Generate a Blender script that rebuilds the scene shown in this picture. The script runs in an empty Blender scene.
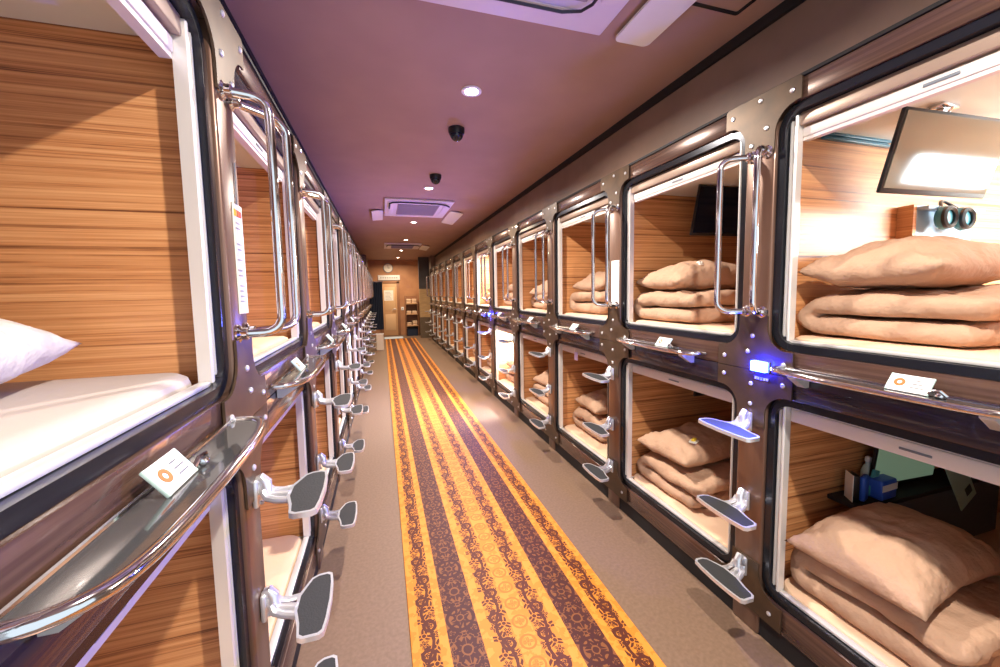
import bpy, bmesh, math, random
from mathutils import Vector, Matrix, noise
random.seed(7)
PI = math.pi
scene = bpy.context.scene
COL = scene.collection

# ------------------------------------------------------------------ materials
MATS = {}
def new_mat(name):
    m = bpy.data.materials.new(name); m.use_nodes = True
    nt = m.node_tree
    return m, nt, nt.nodes['Principled BSDF']

def s2l(c):
    return tuple(((x/255)/12.92 if x/255 <= .04045 else ((x/255+.055)/1.055)**2.4) for x in c)

def plain(name, rgb, rough=.5, metal=0., spec=.5, emit=None, es=0., bump=None, coat=0.):
    m, nt, b = new_mat(name)
    b.inputs['Base Color'].default_value = (*s2l(rgb), 1)
    b.inputs['Roughness'].default_value = rough
    b.inputs['Metallic'].default_value = metal
    b.inputs['Specular IOR Level'].default_value = spec
    b.inputs['Coat Weight'].default_value = coat
    if emit:
        b.inputs['Emission Color'].default_value = (*s2l(emit), 1)
        b.inputs['Emission Strength'].default_value = es
    if bump:
        sc, st, dist = bump
        tc = nt.nodes.new('ShaderNodeTexCoord')
        n = nt.nodes.new('ShaderNodeTexNoise'); n.inputs['Scale'].default_value = sc; n.inputs['Detail'].default_value = 4
        bp = nt.nodes.new('ShaderNodeBump'); bp.inputs['Strength'].default_value = st; bp.inputs['Distance'].default_value = dist
        nt.links.new(tc.outputs['Object'], n.inputs['Vector'])
        nt.links.new(n.outputs['Fac'], bp.inputs['Height'])
        nt.links.new(bp.outputs['Normal'], b.inputs['Normal'])
    MATS[name] = m
    return m

def varied(name, c1, c2, scale=(1,1,1), nscale=4., detail=4., rough=.5, metal=0., spec=.5, lo=.35, hi=.65, bump=0., coat=0.):
    """noise mix of two colours, in object space stretched by scale"""
    m, nt, b = new_mat(name)
    tc = nt.nodes.new('ShaderNodeTexCoord'); mp = nt.nodes.new('ShaderNodeMapping')
    mp.inputs['Scale'].default_value = scale
    n = nt.nodes.new('ShaderNodeTexNoise'); n.inputs['Scale'].default_value = nscale; n.inputs['Detail'].default_value = detail
    r = nt.nodes.new('ShaderNodeValToRGB')
    r.color_ramp.elements[0].position = lo; r.color_ramp.elements[0].color = (*s2l(c1), 1)
    r.color_ramp.elements[1].position = hi; r.color_ramp.elements[1].color = (*s2l(c2), 1)
    nt.links.new(tc.outputs['Object'], mp.inputs['Vector']); nt.links.new(mp.outputs['Vector'], n.inputs['Vector'])
    nt.links.new(n.outputs['Fac'], r.inputs['Fac']); nt.links.new(r.outputs['Color'], b.inputs['Base Color'])
    b.inputs['Roughness'].default_value = rough; b.inputs['Metallic'].default_value = metal
    b.inputs['Specular IOR Level'].default_value = spec; b.inputs['Coat Weight'].default_value = coat
    if bump:
        bp = nt.nodes.new('ShaderNodeBump'); bp.inputs['Strength'].default_value = bump; bp.inputs['Distance'].default_value = .002
        nt.links.new(n.outputs['Fac'], bp.inputs['Height']); nt.links.new(bp.outputs['Normal'], b.inputs['Normal'])
    MATS[name] = m
    return m

def wood(name, dark, mid, light, rough=.42):
    """zebra-striped laminate, grain running along X"""
    m, nt, b = new_mat(name)
    tc = nt.nodes.new('ShaderNodeTexCoord')
    def tex(sx, sz, det, rgh=.6):
        mp = nt.nodes.new('ShaderNodeMapping'); mp.inputs['Scale'].default_value = (sx, sx, sz)
        n = nt.nodes.new('ShaderNodeTexNoise'); n.inputs['Scale'].default_value = 1; n.inputs['Detail'].default_value = det
        n.inputs['Roughness'].default_value = rgh
        nt.links.new(tc.outputs['Object'], mp.inputs['Vector']); nt.links.new(mp.outputs['Vector'], n.inputs['Vector'])
        return n
    a = tex(.55, 105, 5, .75); c = tex(.35, 40, 2); d = tex(5, 150, 2)
    def mth(op, x, y):
        q = nt.nodes.new('ShaderNodeMath'); q.operation = op
        for i, v in enumerate((x, y)):
            if isinstance(v, (int, float)): q.inputs[i].default_value = v
            else: nt.links.new(v, q.inputs[i])
        return q.outputs[0]
    v = mth('ADD', mth('MULTIPLY', a.outputs['Fac'], .72), mth('MULTIPLY', c.outputs['Fac'], .28))
    v = mth('ADD', v, mth('MULTIPLY', mth('SUBTRACT', d.outputs['Fac'], .5), .16))
    r = nt.nodes.new('ShaderNodeValToRGB'); e = r.color_ramp.elements
    e[0].position = .36; e[0].color = (*s2l(dark), 1)
    e[1].position = .62; e[1].color = (*s2l(light), 1)
    q = e.new(.46); q.color = (*s2l(mid), 1)
    nt.links.new(v, r.inputs['Fac']); nt.links.new(r.outputs['Color'], b.inputs['Base Color'])
    b.inputs['Roughness'].default_value = rough
    MATS[name] = m
    return m

wood('wood', (110, 64, 38), (198, 133, 82), (226, 168, 114))
varied('brown_metal', (106, 78, 64), (126, 96, 80), (1, 1, .15), 14, 3, rough=.32, metal=.4, coat=.2)
varied('plate_metal', (72, 56, 42), (90, 70, 52), (1, 1, 1), 9, 3, rough=.42, metal=.4, coat=.15)
varied('fascia', (84, 60, 52), (104, 78, 66), (1, .12, 6), 16, 3, rough=.25, metal=.3, coat=.5)
plain('gasket', (48, 49, 55), .2, .6)
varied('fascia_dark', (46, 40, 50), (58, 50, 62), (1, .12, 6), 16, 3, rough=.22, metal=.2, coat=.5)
plain('gap_dark', (26, 22, 24), .7)
plain('white_alu', (226, 222, 218), .32, .35)
plain('blind_white', (226, 216, 210), .45)
plain('blind_case', (172, 148, 132), .35, .3)
plain('chrome', (225, 225, 228), .09, 1.)
plain('cast_alu', (228, 228, 232), .28, .65)
plain('rubber_tread', (40, 40, 42), .75, bump=(180, .6, .002))
plain('tray_smoke', (70, 70, 72), .1, .2, coat=.6)
plain('cream_panel', (228, 228, 222), .5)
plain('sheet_tan', (232, 196, 164), .85, bump=(14, .25, .01))
plain('sheet_white', (186, 174, 168), .85, bump=(12, .25, .01))
plain('linen_tan', (190, 154, 128), .9, spec=.2, bump=(11, .7, .035))
plain('linen_light', (214, 190, 168), .9, spec=.2, bump=(11, .7, .035))
plain('linen_white', (226, 220, 206), .9, spec=.2, bump=(11, .7, .035))
plain('screen', (14, 26, 44), .07, 0., .6)  # navy base colour stands in for the blue reflection on the monitors
varied('wall_return_dark', (96, 82, 66), (108, 92, 74), (1, 1, 1), 5, 3, rough=.6)
plain('black_plastic', (22, 23, 26), .35)
plain('grey_plastic', (120, 126, 134), .4)
plain('white_plastic', (236, 234, 232), .4)
plain('paper', (244, 240, 230), .7)
plain('orange_ink', (206, 104, 44), .6)
plain('grey_ink', (90, 90, 96), .6)
plain('yellow_ink', (236, 196, 60), .6)
plain('red_ink', (206, 70, 60), .6)
plain('clear_tag', (196, 220, 214), .15)
plain('yellow_foam', (240, 214, 70), .6)
plain('blue_box', (50, 90, 190), .4)
plain('navy_cloth', (34, 44, 66), .9)
plain('door_tan', (206, 160, 116), .5)
plain('clock_face', (238, 230, 216), .4)
plain('towel', (222, 190, 160), .9, bump=(40, .4, .01))
plain('shelf_brown', (148, 102, 72), .5)
plain('mat_blue', (196, 214, 232), .6)
plain('bin_white', (226, 212, 190), .5)
plain('lamp_lens', (255, 246, 232), .4, emit=(255, 240, 220), es=22.)
plain('led_blue', (40, 60, 255), .4, emit=(14, 30, 255), es=420.)
plain('led_digits', (255, 255, 255), .4, emit=(170, 200, 255), es=8.)
plain('lamp_white', (250, 252, 255), .4, emit=(226, 244, 255), es=4.)
plain('ac_white', (226, 218, 226), .45)
plain('ac_grille', (150, 140, 150), .5)
plain('ac_cord', (40, 40, 52), .4)
plain('teal_glow', (120, 190, 190), .5)
varied('floor_carpet', (114, 90, 72), (126, 100, 82), (1, 1, 1), 60, 5, rough=.55, spec=.35)
varied('ceiling_paint', (166, 136, 126), (172, 142, 130), (1, 1, 1), 3, 3, rough=.6, spec=.3)
varied('wall_brown', (130, 106, 92), (140, 114, 100), (1, 1, 1), 5, 3, rough=.5)
varied('wall_end', (172, 120, 84), (186, 134, 94), (1, 1, 1), 3, 3, rough=.6)
varied('wall_grey', (62, 60, 66), (72, 70, 76), (1, 1, 1), 5, 3, rough=.6)
varied('panel_tan', (176, 146, 104), (196, 164, 118), (1, 1, 6), 6, 3, rough=.5)


plain('glass_screen', (120, 118, 104), .07, 0., .8)  # tan-grey base puts the reflected bright capsule into the screen colour
plain('screen_green', (110, 140, 120), .12, 0., .6, emit=(150, 180, 150), es=.22)
plain('console_grey', (150, 176, 200), .4)
plain('headphone_teal', (70, 130, 140), .25)
plain('rail_teal', (60, 110, 130), .35)
plain('shelf_dark', (84, 92, 100), .5)
plain('booklet_teal', (70, 150, 160), .5)
plain('leaflet_green', (176, 214, 200), .5)
plain('leaflet_ink', (40, 80, 84), .5)
plain('notice_ink', (176, 172, 168), .7)
plain('lilac', (196, 176, 226), .5)
plain('hook_wood', (226, 176, 108), .4)
plain('wall_end_trim', (150, 104, 72), .5)
plain('door_tan_light', (222, 182, 138), .5)
plain('shelf_light', (200, 160, 120), .5)
PK_U, PK_L, PK_B = 1.69, .60, .45
# ---- runner carpet: seven stripes with scroll and rosette ornament
def runner_mat(x0, w):
    m, nt, b = new_mat('runner')
    N = nt.nodes; L = nt.links
    def val(v): return v
    def M(op, x, y=0., z=None):
        q = N.new('ShaderNodeMath'); q.operation = op
        for i, v in enumerate((x, y) if z is None else (x, y, z)):
            if isinstance(v, (int, float)): q.inputs[i].default_value = v
            else: L.new(v, q.inputs[i])
        return q.outputs[0]
    add = lambda a, c: M('ADD', a, c)
    sub = lambda a, c: M('SUBTRACT', a, c)
    mul = lambda a, c: M('MULTIPLY', a, c)
    lt = lambda a, c: M('LESS_THAN', a, c)
    gt = lambda a, c: M('GREATER_THAN', a, c)
    mx = lambda a, c: M('MAXIMUM', a, c)
    mn = lambda a, c: M('MINIMUM', a, c)
    ab = lambda a: M('ABSOLUTE', a)
    tc = N.new('ShaderNodeTexCoord'); sp = N.new('ShaderNodeSeparateXYZ'); L.new(tc.outputs['Object'], sp.inputs[0])
    X = sub(sp.outputs[0], x0 + w/2); Y = sp.outputs[1]
    A = ab(X)                       # distance from the centre line, metres
    # half widths: centre 0-.045 yellow ornament, .045-.145 scroll, .145-.19 yellow, .19-.335 dark, .335-.375 yellow, .375-.46 scroll, .46-.5 yellow
    def band(lo, hi): return mul(gt(A, lo), lt(A, hi))
    def rep(v, p): return sub(M('FRACT', add(M('DIVIDE', v, p), 100.)), .5)     # -.5..+.5
    def mix(f, c1, c2):
        q = N.new('ShaderNodeMix'); q.data_type = 'RGBA'
        L.new(f, q.inputs['Factor'])
        for s, c in (('A', c1), ('B', c2)):
            i = [k for k in q.inputs if k.name == s and k.type == 'RGBA'][0]
            if isinstance(c, tuple): i.default_value = (*s2l(c), 1)
            else: L.new(c, i)
        return [o for o in q.outputs if o.type == 'RGBA'][0]
    def flower(cx, cy, r, n, amp, ph=0.):
        """cx, cy: local coordinates in metres"""
        rad = M('SQRT', add(mul(cx, cx), mul(cy, cy)))
        ang = M('ARCTAN2', cy, cx)
        edge = add(r, mul(M('COSINE', add(mul(ang, n), ph)), r*amp))
        f = lt(rad, edge)
        gapl = gt(ab(M('SINE', add(mul(ang, n/2.), ph/2.))), .16)
        ring = gt(ab(sub(rad, r*.42)), r*.07)
        return mul(mul(f, mx(gapl, lt(rad, r*.36))), ring)
    def ringarc(cx, cy, r, t):
        rad = M('SQRT', add(mul(cx, cx), mul(cy, cy)))
        return lt(ab(sub(rad, r)), t)
    def union(*a):
        o = a[0]
        for q in a[1:]: o = mx(o, q)
        return o
    # slight waviness so the ornament reads as woven, not drawn
    nw = N.new('ShaderNodeTexNoise'); nw.inputs['Scale'].default_value = 16; nw.inputs['Detail'].default_value = 1.5
    L.new(tc.outputs['Object'], nw.inputs['Vector'])
    wob = mul(sub(nw.outputs['Fac'], .5), .022)
    Yw = add(Y, wob)
    dx = add(sub(A, .2625), mul(wob, .5)); dax = ab(dx)
    P = .34
    dy = mul(rep(Yw, P), P); dy2 = mul(rep(add(Yw, P/2), P), P); day = ab(dy); day2 = ab(dy2)
    orn = union(
        flower(dx, dy, .055, 8, .16),
        flower(dx, dy2, .040, 6, .2, 1.57),
        ringarc(dax, dy2, .062, .008),
        ringarc(sub(dax, .050), sub(day2, .072), .024, .008),
        flower(sub(dax, .05), sub(day2, .072), .013, 3, .3),
        flower(sub(dax, .050), sub(day, .058), .026, 3, .5, .8),
        flower(sub(dax, .018), sub(day, .082), .024, 3, .5, 2.4),
        flower(sub(dax, .060), sub(day, .006), .018, 4, .4),
        ringarc(sub(dax, .03), sub(day2, .045), .018, .006))
    dark = mix(orn, (128, 76, 44), (70, 30, 30))
    # scroll bands: acanthus curls either side of a swaying stem
    def scroll(c, P, k):
        ux = sub(A, c); yy = add(Yw, k)
        wy = mul(rep(yy, P), P); wy2 = mul(rep(add(yy, P/2), P), P)
        sw = M('SINE', mul(yy, 2*PI/P))
        stem = lt(ab(sub(ux, mul(sw, .020))), .007)
        parts = [stem]
        for sgn, q in ((1, wy), (-1, wy2)):
            cx = sub(ux, .010*sgn)
            parts += [ringarc(cx, q, .026, .008), flower(cx, q, .014, 5, .25),
                      flower(sub(ux, -.018*sgn), sub(q, .034), .030, 3, .5, .4*sgn),
                      flower(sub(ux, -.020*sgn), add(q, .046), .027, 3, .5, 1.2),
                      flower(sub(ux, .022*sgn), sub(q, .058), .018, 5, .4),
                      flower(sub(ux, .03*sgn), sub(q, .012), .016, 3, .5),
                      flower(sub(ux, .024*sgn), add(q, .052), .022, 5, .35)]
        return union(*parts)
    sc1 = mix(scroll(.095, .30, 0.), (200, 124, 40), (88, 38, 24))
    sc2 = mix(scroll(.4175, .30, .1), (200, 124, 40), (84, 36, 24))
    # yellow bands, mottled with paler lattice
    nz = N.new('ShaderNodeTexNoise'); nz.inputs['Scale'].default_value = 26; nz.inputs['Detail'].default_value = 2
    L.new(tc.outputs['Object'], nz.inputs['Vector'])
    yel = mix(gt(nz.outputs['Fac'], .5), (206, 124, 40), (216, 140, 54))
    cy = mul(rep(Y, .11), .11)
    yc = mix(union(ringarc(X, cy, .034, .005), flower(X, cy, .018, 4, .4)), yel, (190, 106, 34))
    col = mix(lt(A, .045), yel, yc)
    col = mix(band(.045, .145), col, sc1)
    col = mix(band(.19, .335), col, dark)
    col = mix(band(.375, .46), col, sc2)
    L.new(col, b.inputs['Base Color'])
    b.inputs['Roughness'].default_value = .62; b.inputs['Specular IOR Level'].default_value = .35
    MATS['runner'] = m
runner_mat(.06, .995)

# ------------------------------------------------------------------ mesh helpers
class MB:
    def __init__(s): s.bm = bmesh.new()
    def verts(s, pts): return [s.bm.verts.new(p) for p in pts]
    def box(s, x0, x1, y0, y1, z0, z1, bev=0., seg=2):
        x0, x1 = sorted((x0, x1)); y0, y1 = sorted((y0, y1)); z0, z1 = sorted((z0, z1))
        v = s.verts([(x, y, z) for z in (z0, z1) for y in (y0, y1) for x in (x0, x1)])
        fs = [s.bm.faces.new([v[i] for i in q]) for q in ((0,2,3,1),(4,5,7,6),(0,1,5,4),(2,6,7,3),(0,4,6,2),(1,3,7,5))]
        if bev:
            es = list({e for f in fs for e in f.edges})
            bmesh.ops.bevel(s.bm, geom=es, offset=min(bev, (x1-x0)*.49, (y1-y0)*.49, (z1-z0)*.49), segments=seg, affect='EDGES', profile=.5)
        return s
    def prism(s, pts, axis, a, b):
        """closed outline pts (2-D) extruded along axis from a to b"""
        def P(p, t):
            return {'x': (t, p[0], p[1]), 'y': (p[0], t, p[1]), 'z': (p[0], p[1], t)}[axis]
        lo = s.verts([P(p, a) for p in pts]); hi = s.verts([P(p, b) for p in pts])
        n = len(pts); fs = []
        fs.append(s.bm.faces.new(lo[::-1])); fs.append(s.bm.faces.new(hi))
        for i in range(n): fs.append(s.bm.faces.new((lo[i], lo[(i+1) % n], hi[(i+1) % n], hi[i])))
        return s
    def ring(s, outer, inner, axis, a, b):
        def P(p, t):
            return {'x': (t, p[0], p[1]), 'y': (p[0], t, p[1]), 'z': (p[0], p[1], t)}[axis]
        n = len(outer)
        A = s.verts([P(p, a) for p in outer]); B = s.verts([P(p, b) for p in outer])
        C = s.verts([P(p, a) for p in inner]); D = s.verts([P(p, b) for p in inner])
        for i in range(n):
            j = (i+1) % n
            for q in ((A[i],A[j],B[j],B[i]), (D[i],D[j],C[j],C[i]), (B[i],B[j],D[j],D[i]), (C[i],C[j],A[j],A[i])):
                s.bm.faces.new(q)
        return s
    def tube(s, pts, r, n=10, closed=False, caps=True, squash=None):
        pts = [Vector(p) for p in pts]; N = len(pts); rings = []
        up = None
        for i, p in enumerate(pts):
            a = pts[i-1] if (i or closed) else p; c = pts[(i+1) % N] if (i < N-1 or closed) else p
            t = (c-a).normalized()
            if up is None:
                up = Vector((0,0,1)) if abs(t.z) < .9 else Vector((0,1,0))
            side = t.cross(up)
            if side.length < 1e-5: side = t.cross(Vector((1,0,0)))
            side.normalize(); up = side.cross(t).normalized()
            rr = r[i] if isinstance(r, (list, tuple)) else r
            k = squash or 1.
            rings.append(s.verts([p + side*math.cos(2*PI*q/n)*rr + up*math.sin(2*PI*q/n)*rr*k for q in range(n)]))
        for i in range(N if closed else N-1):
            A, B = rings[i], rings[(i+1) % N]
            for q in range(n): s.bm.faces.new((A[q], A[(q+1) % n], B[(q+1) % n], B[q]))
        if caps and not closed:
            s.bm.faces.new(rings[0][::-1]); s.bm.faces.new(rings[-1])
        return s
    def lathe(s, prof, c=(0,0,0), n=24, axis='z', closed_ends=True):
        rings = []
        for r, h in prof:
            R = []
            for q in range(n):
                x, y = r*math.cos(2*PI*q/n), r*math.sin(2*PI*q/n)
                R.append({'z': (c[0]+x, c[1]+y, c[2]+h), 'x': (c[0]+h, c[1]+x, c[2]+y), 'y': (c[0]+x, c[1]+h, c[2]+y)}[axis])
            rings.append(s.verts(R))
        for A, B in zip(rings, rings[1:]):
            for q in range(n): s.bm.faces.new((A[q], A[(q+1) % n], B[(q+1) % n], B[q]))
        if closed_ends:
            s.bm.faces.new(rings[0][::-1]); s.bm.faces.new(rings[-1])
        return s
    def xform(s, M):
        bmesh.ops.transform(s.bm, matrix=M, verts=s.bm.verts); return s
    def mesh(s, name, mat, smooth=True, mirror=False, angle=40):
        bm = s.bm
        if mirror:
            for v in bm.verts: v.co.x = -v.co.x
        bmesh.ops.recalc_face_normals(bm, faces=bm.faces)
        me = bpy.data.meshes.new(name); bm.to_mesh(me); bm.free()
        me.materials.append(MATS[mat])
        if smooth:
            me.polygons.foreach_set('use_smooth', [True]*len(me.polygons))
            try: me.set_sharp_from_angle(angle=math.radians(angle))
            except Exception: pass
        return me

def link(name, me, parent=None, loc=(0,0,0), rot=(0,0,0)):
    o = bpy.data.objects.new(name, me); COL.objects.link(o)
    o.location = loc; o.rotation_euler = rot
    if parent: o.parent = parent
    return o
def tag(o, label, cat, group=None):
    o['label'] = label; o['category'] = cat
    if group: o['group'] = group
    return o
def thing(name, label, cat, loc=(0,0,0), rz=0., group=None):
    o = link(name, None, None, loc, (0,0,rz)); o.empty_display_size = .05
    return tag(o, label, cat, group)
def struct(name, mb, mat, smooth=False):
    o = link(name, mb.mesh(name, mat, smooth)); o['kind'] = 'structure'; return o
def copy_tree(o, loc, label):
    def rec(a, par):
        c = a.copy(); COL.objects.link(c)
        if par: c.parent = par
        for ch in a.children: rec(ch, c)
        return c
    r = rec(o, None); r.location = loc; r['label'] = label
    return r

def rrect(x0, x1, y0, y1, r, n=6):
    pts = []
    for cx, cy, a in ((x1-r, y1-r, 0), (x0+r, y1-r, PI/2), (x0+r, y0+r, PI), (x1-r, y0+r, 1.5*PI)):
        for i in range(n+1):
            t = a + PI/2*i/n; pts.append((cx+r*math.cos(t), cy+r*math.sin(t)))
    return pts
def arc(cx, cy, r, a0, a1, n=8):
    return [(cx+r*math.cos(a0+(a1-a0)*i/n), cy+r*math.sin(a0+(a1-a0)*i/n)) for i in range(n+1)]

# ------------------------------------------------------------------ layout
H = 1.55                       # lens height
P = 1.06                       # bay pitch
XR, XL = 1.545, -.395          # faces of the two rows
NB = 12
YP0 = 1.278                    # first visible post
def ypost(j): return YP0 + P*j
def ybay(k): return YP0 + P*(k-1)
CEIL = 1.24 + H
YEND = 14.9
UG0, UG1, LG0, LG1 = 1.29, 2.255, .205, 1.095
SEAM, TOP = 1.19, 2.35
ORD = ['nearest', 'second', 'third', 'fourth', 'fifth', 'sixth', 'seventh', 'eighth', 'ninth', 'tenth', 'eleventh', 'farthest']
ROWS = {1: ('right', XR), -1: ('left', XL)}
YB = -1.2                      # the corridor carries on behind the lens

# ------------------------------------------------------------------ room shell
struct('floor', MB().box(-2.60, 3.75, YB, YEND, -.06, 0), 'floor_carpet')
struct('ceiling', MB().box(-2.60, 3.75, YB, YEND, CEIL, CEIL+.05), 'ceiling_paint')
YL = ypost(NB-1)+.068
# header walls stand back above the capsules; past the last capsule they come down to the floor
struct('wall_right', MB().box(3.70, 3.75, YB, YEND, 0, CEIL), 'wall_brown')
struct('wall_left', MB().box(-2.60, -2.55, YB, YEND, 0, CEIL), 'wall_brown')
struct('wall_header_right', MB().box(1.745, 1.80, YB, YL, TOP, CEIL).box(1.59, 1.80, YL, YEND, 0, CEIL), 'wall_brown')
struct('wall_header_left', MB().box(-.655, -.60, YB, YL, TOP, CEIL).box(-.655, -.44, YL, YEND, 0, CEIL), 'wall_brown')
struct('wall_end', MB().box(-2.60, 3.75, YEND, YEND+.08, 0, CEIL), 'wall_end')
struct('trim_1', MB().box(XR-.002, 1.745, ypost(-1), YL, TOP-.012, TOP), 'gap_dark')
struct('trim_2', MB().box(-.60, XL+.002, ypost(-1), YL, TOP-.012, TOP), 'gap_dark')
# cove shadow modelled as a narrow dark strip where header and ceiling meet
struct('trim_3', MB().box(1.725, 1.745, YB, YL, CEIL-.05, CEIL), 'gap_dark')
struct('trim_4', MB().box(-.60, -.585, YB, YL, CEIL-.03, CEIL), 'gap_dark')
struct('wall_return', MB().box(1.235, 1.59, 13.55, 13.65, 1.70, CEIL), 'wall_grey')
struct('wall_return_lower', MB().box(1.235, 1.59, 13.54, 13.65, .72, 1.70), 'panel_tan')
struct('wall_return_base', MB().box(1.235, 1.59, 13.545, 13.65, .0, .72), 'wall_return_dark')
struct('baseboard_right', MB().box(1.556, 1.575, ypost(-1)+.07, YL, 0, .09), 'gap_dark')
struct('baseboard_left', MB().box(-.425, -.407, ypost(-1)+.07, YL, 0, .09), 'gap_dark')

# runner
rb = MB()
rb.box(.06, 1.055, YB, 13.6, .001, .010, .004, 2)
tag(link('runner_carpet', rb.mesh('runner_carpet', 'runner')), 'long orange and brown striped floral runner along the corridor floor', 'carpet')

# ------------------------------------------------------------------ capsules
# local frame: x = -side*u (u out into the corridor), y = v from the post centre line nearer the lens, z = height
meshes = {}
def node_outline(kind):
    r = .09
    if kind == 'top':
        a = arc(.157, UG1-r+.003, r, PI, PI/2)            # from (.063, .) up to (.153, UG1)
        half = [(.066, UG1-.16)] + [(x-.001, z) for x, z in a] + [(.165, UG1+.003), (.165, TOP-.012), (.155, TOP-.004)]
    elif kind == 'mid_upper':
        a = arc(.157, UG0+r-.003, r, PI, 1.5*PI)
        half = [(.066, UG0+.14)] + [(x-.001, z) for x, z in a] + [(.175, UG0-.003), (.175, SEAM+.0015)]
    elif kind == 'mid_lower':
        a = arc(.157, LG1-r+.003, r, PI, PI/2)
        half = [(.066, LG1-.15)] + [(x-.001, z) for x, z in a] + [(.175, LG1+.003), (.175, SEAM-.0015)]
    else:
        a = arc(.157, LG0+r-.003, r, PI, 1.5*PI)
        half = [(.066, LG0+.13)] + [(x-.001, z) for x, z in a] + [(.17, LG0-.003), (.17, .10)]
    return half + [(-x, z) for x, z in half[::-1]]

def wall_outline_pts(kind): return node_outline(kind)

def build_pod_meshes(s):
    mir = (s == -1)
    # drawn for side +1: corridor at -x, so x = -u
    D = {}
    def put(key, mb, mat, **k): D[key] = mb.mesh(key, mat, mirror=mir, **k)
    for lvl, g0, g1 in (('u', UG0, UG1), ('l', LG0, LG1)):
        o = rrect(.067, P-.067, g0, g1, .09, 8); t = .030
        i_ = rrect(.067+t, P-.067-t, g0+t, g1-t, .060, 8)
        mb = MB().ring(o, i_, 'x', .014, .066)
        bmesh.ops.bevel(mb.bm, geom=[e for e in mb.bm.edges if len(e.link_faces) == 2 and e.calc_face_angle(0) > 1.2], offset=.010, segments=3, affect='EDGES', profile=.5)
        put('gasket_'+lvl, mb, 'gasket')
        zt = g1-t
        # guide rails: two ribs on a web, both jambs
        for q, (v0, v1) in enumerate(((.099, .127), (P-.127, P-.099))):
            mb = MB().prism([(.064, v0), (.064, v1), (.034, v1), (.030, v1-.004), (.030, v1-.008), (.042, v1-.0095), (.042, v0+.0095), (.030, v0+.008), (.030, v0+.004), (.034, v0)], 'z', g0+t+.001, zt-.001)
            put(f'guide_rail_{lvl}{q}', mb, 'white_alu', angle=25)
        if lvl == 'u':
            put('blind_case', MB().box(.040, .115, .1275, P-.1275, 2.175, zt-.002, .004), 'blind_case')
            put('bar_u', MB().box(.058, .095, .1275, P-.1275, 2.132, 2.170, .006).box(.064, .09, .128, P-.128, 2.120, 2.133), 'blind_white')
            mb = MB().box(.0545, .059, .50, .58, 2.146, 2.156, .002)
            put('grip_u', mb, 'grey_plastic')
        else:
            put('bar_l', MB().box(.058, .095, .1275, P-.1275, .992, 1.046, .006).box(.064, .09, .128, P-.128, 1.0455, zt-.002), 'blind_white')
            put('grip_l', MB().box(.0545, .059, .50, .58, 1.014, 1.022, .002), 'grey_plastic')
        put('sill_'+lvl, MB().box(.036, .064, .1275, P-.1275, g0+t+.0005, g0+t+.014, .004), 'white_alu')
        # shell, 2 m deep
        z0, z1 = (1.262, 2.21) if lvl == 'u' else (.195, 1.085)
        put('far_panel_'+lvl, MB().box(.068, 2.0, P-.060, P-.045, z0, z1), 'wood', smooth=False)
        put('near_panel_'+lvl, MB().box(.068, 2.0, .045, .060, z0, z1), 'wood', smooth=False)
        put('back_panel_'+lvl, MB().box(2.0, 2.02, .045, P-.045, z0, z1), 'cream_panel', smooth=False)
        put('ceiling_panel_'+lvl, MB().box(.068, 2.0, .0605, P-.0605, z1-.012, z1), 'cream_panel', smooth=False)
        put('floor_panel_'+lvl, MB().box(.068, 2.0, .0605, P-.0605, z0, z0+.02), 'cream_panel', smooth=False)
    put('top_fascia', MB().box(.004, .03, .0665, P-.0665, UG1+.001, TOP-.013, .004), 'fascia')
    put('bottom_fascia_u', MB().box(.003, .03, .0665, P-.0665, SEAM+.0015, UG0-.001, .003), 'fascia')
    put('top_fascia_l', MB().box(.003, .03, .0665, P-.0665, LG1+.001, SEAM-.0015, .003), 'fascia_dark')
    put('bottom_fascia_l', MB().box(.003, .03, .0665, P-.0665, .091, LG0-.001, .006), 'fascia')
    # mattresses
    return D

def capsule(s, k, lvl):
    row, X = ROWS[s]; D = meshes[s]
    nm = 'upper' if lvl == 'u' else 'lower'
    lab = f'{nm} brown framed sleeping capsule in the {row} row, {ORD[k]} of twelve along the corridor'
    t = thing('sleeping_capsule', lab, 'sleeping capsule', (X, ybay(k), 0), 0, f'{nm} capsules of the {row} row')
    def p(name, key): return link(name, D[key], t)
    p('opening_frame', 'gasket_'+lvl); p('guide_rail', f'guide_rail_{lvl}0'); p('guide_rail', f'guide_rail_{lvl}1')
    if lvl == 'u': p('blind_case', 'blind_case')
    bar = p('blind_bar', 'bar_'+lvl)
    if k < 6: link('grip', D['grip_'+lvl], bar)
    p('sill', 'sill_'+lvl)
    p('side_panel', 'far_panel_'+lvl); p('side_panel', 'near_panel_'+lvl); p('back_panel', 'back_panel_'+lvl)
    p('ceiling_panel', 'ceiling_panel_'+lvl); p('floor_panel', 'floor_panel_'+lvl)
    if lvl == 'u': p('fascia', 'top_fascia'); p('fascia', 'bottom_fascia_u')
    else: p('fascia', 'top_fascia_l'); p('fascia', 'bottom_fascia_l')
    return t

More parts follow.
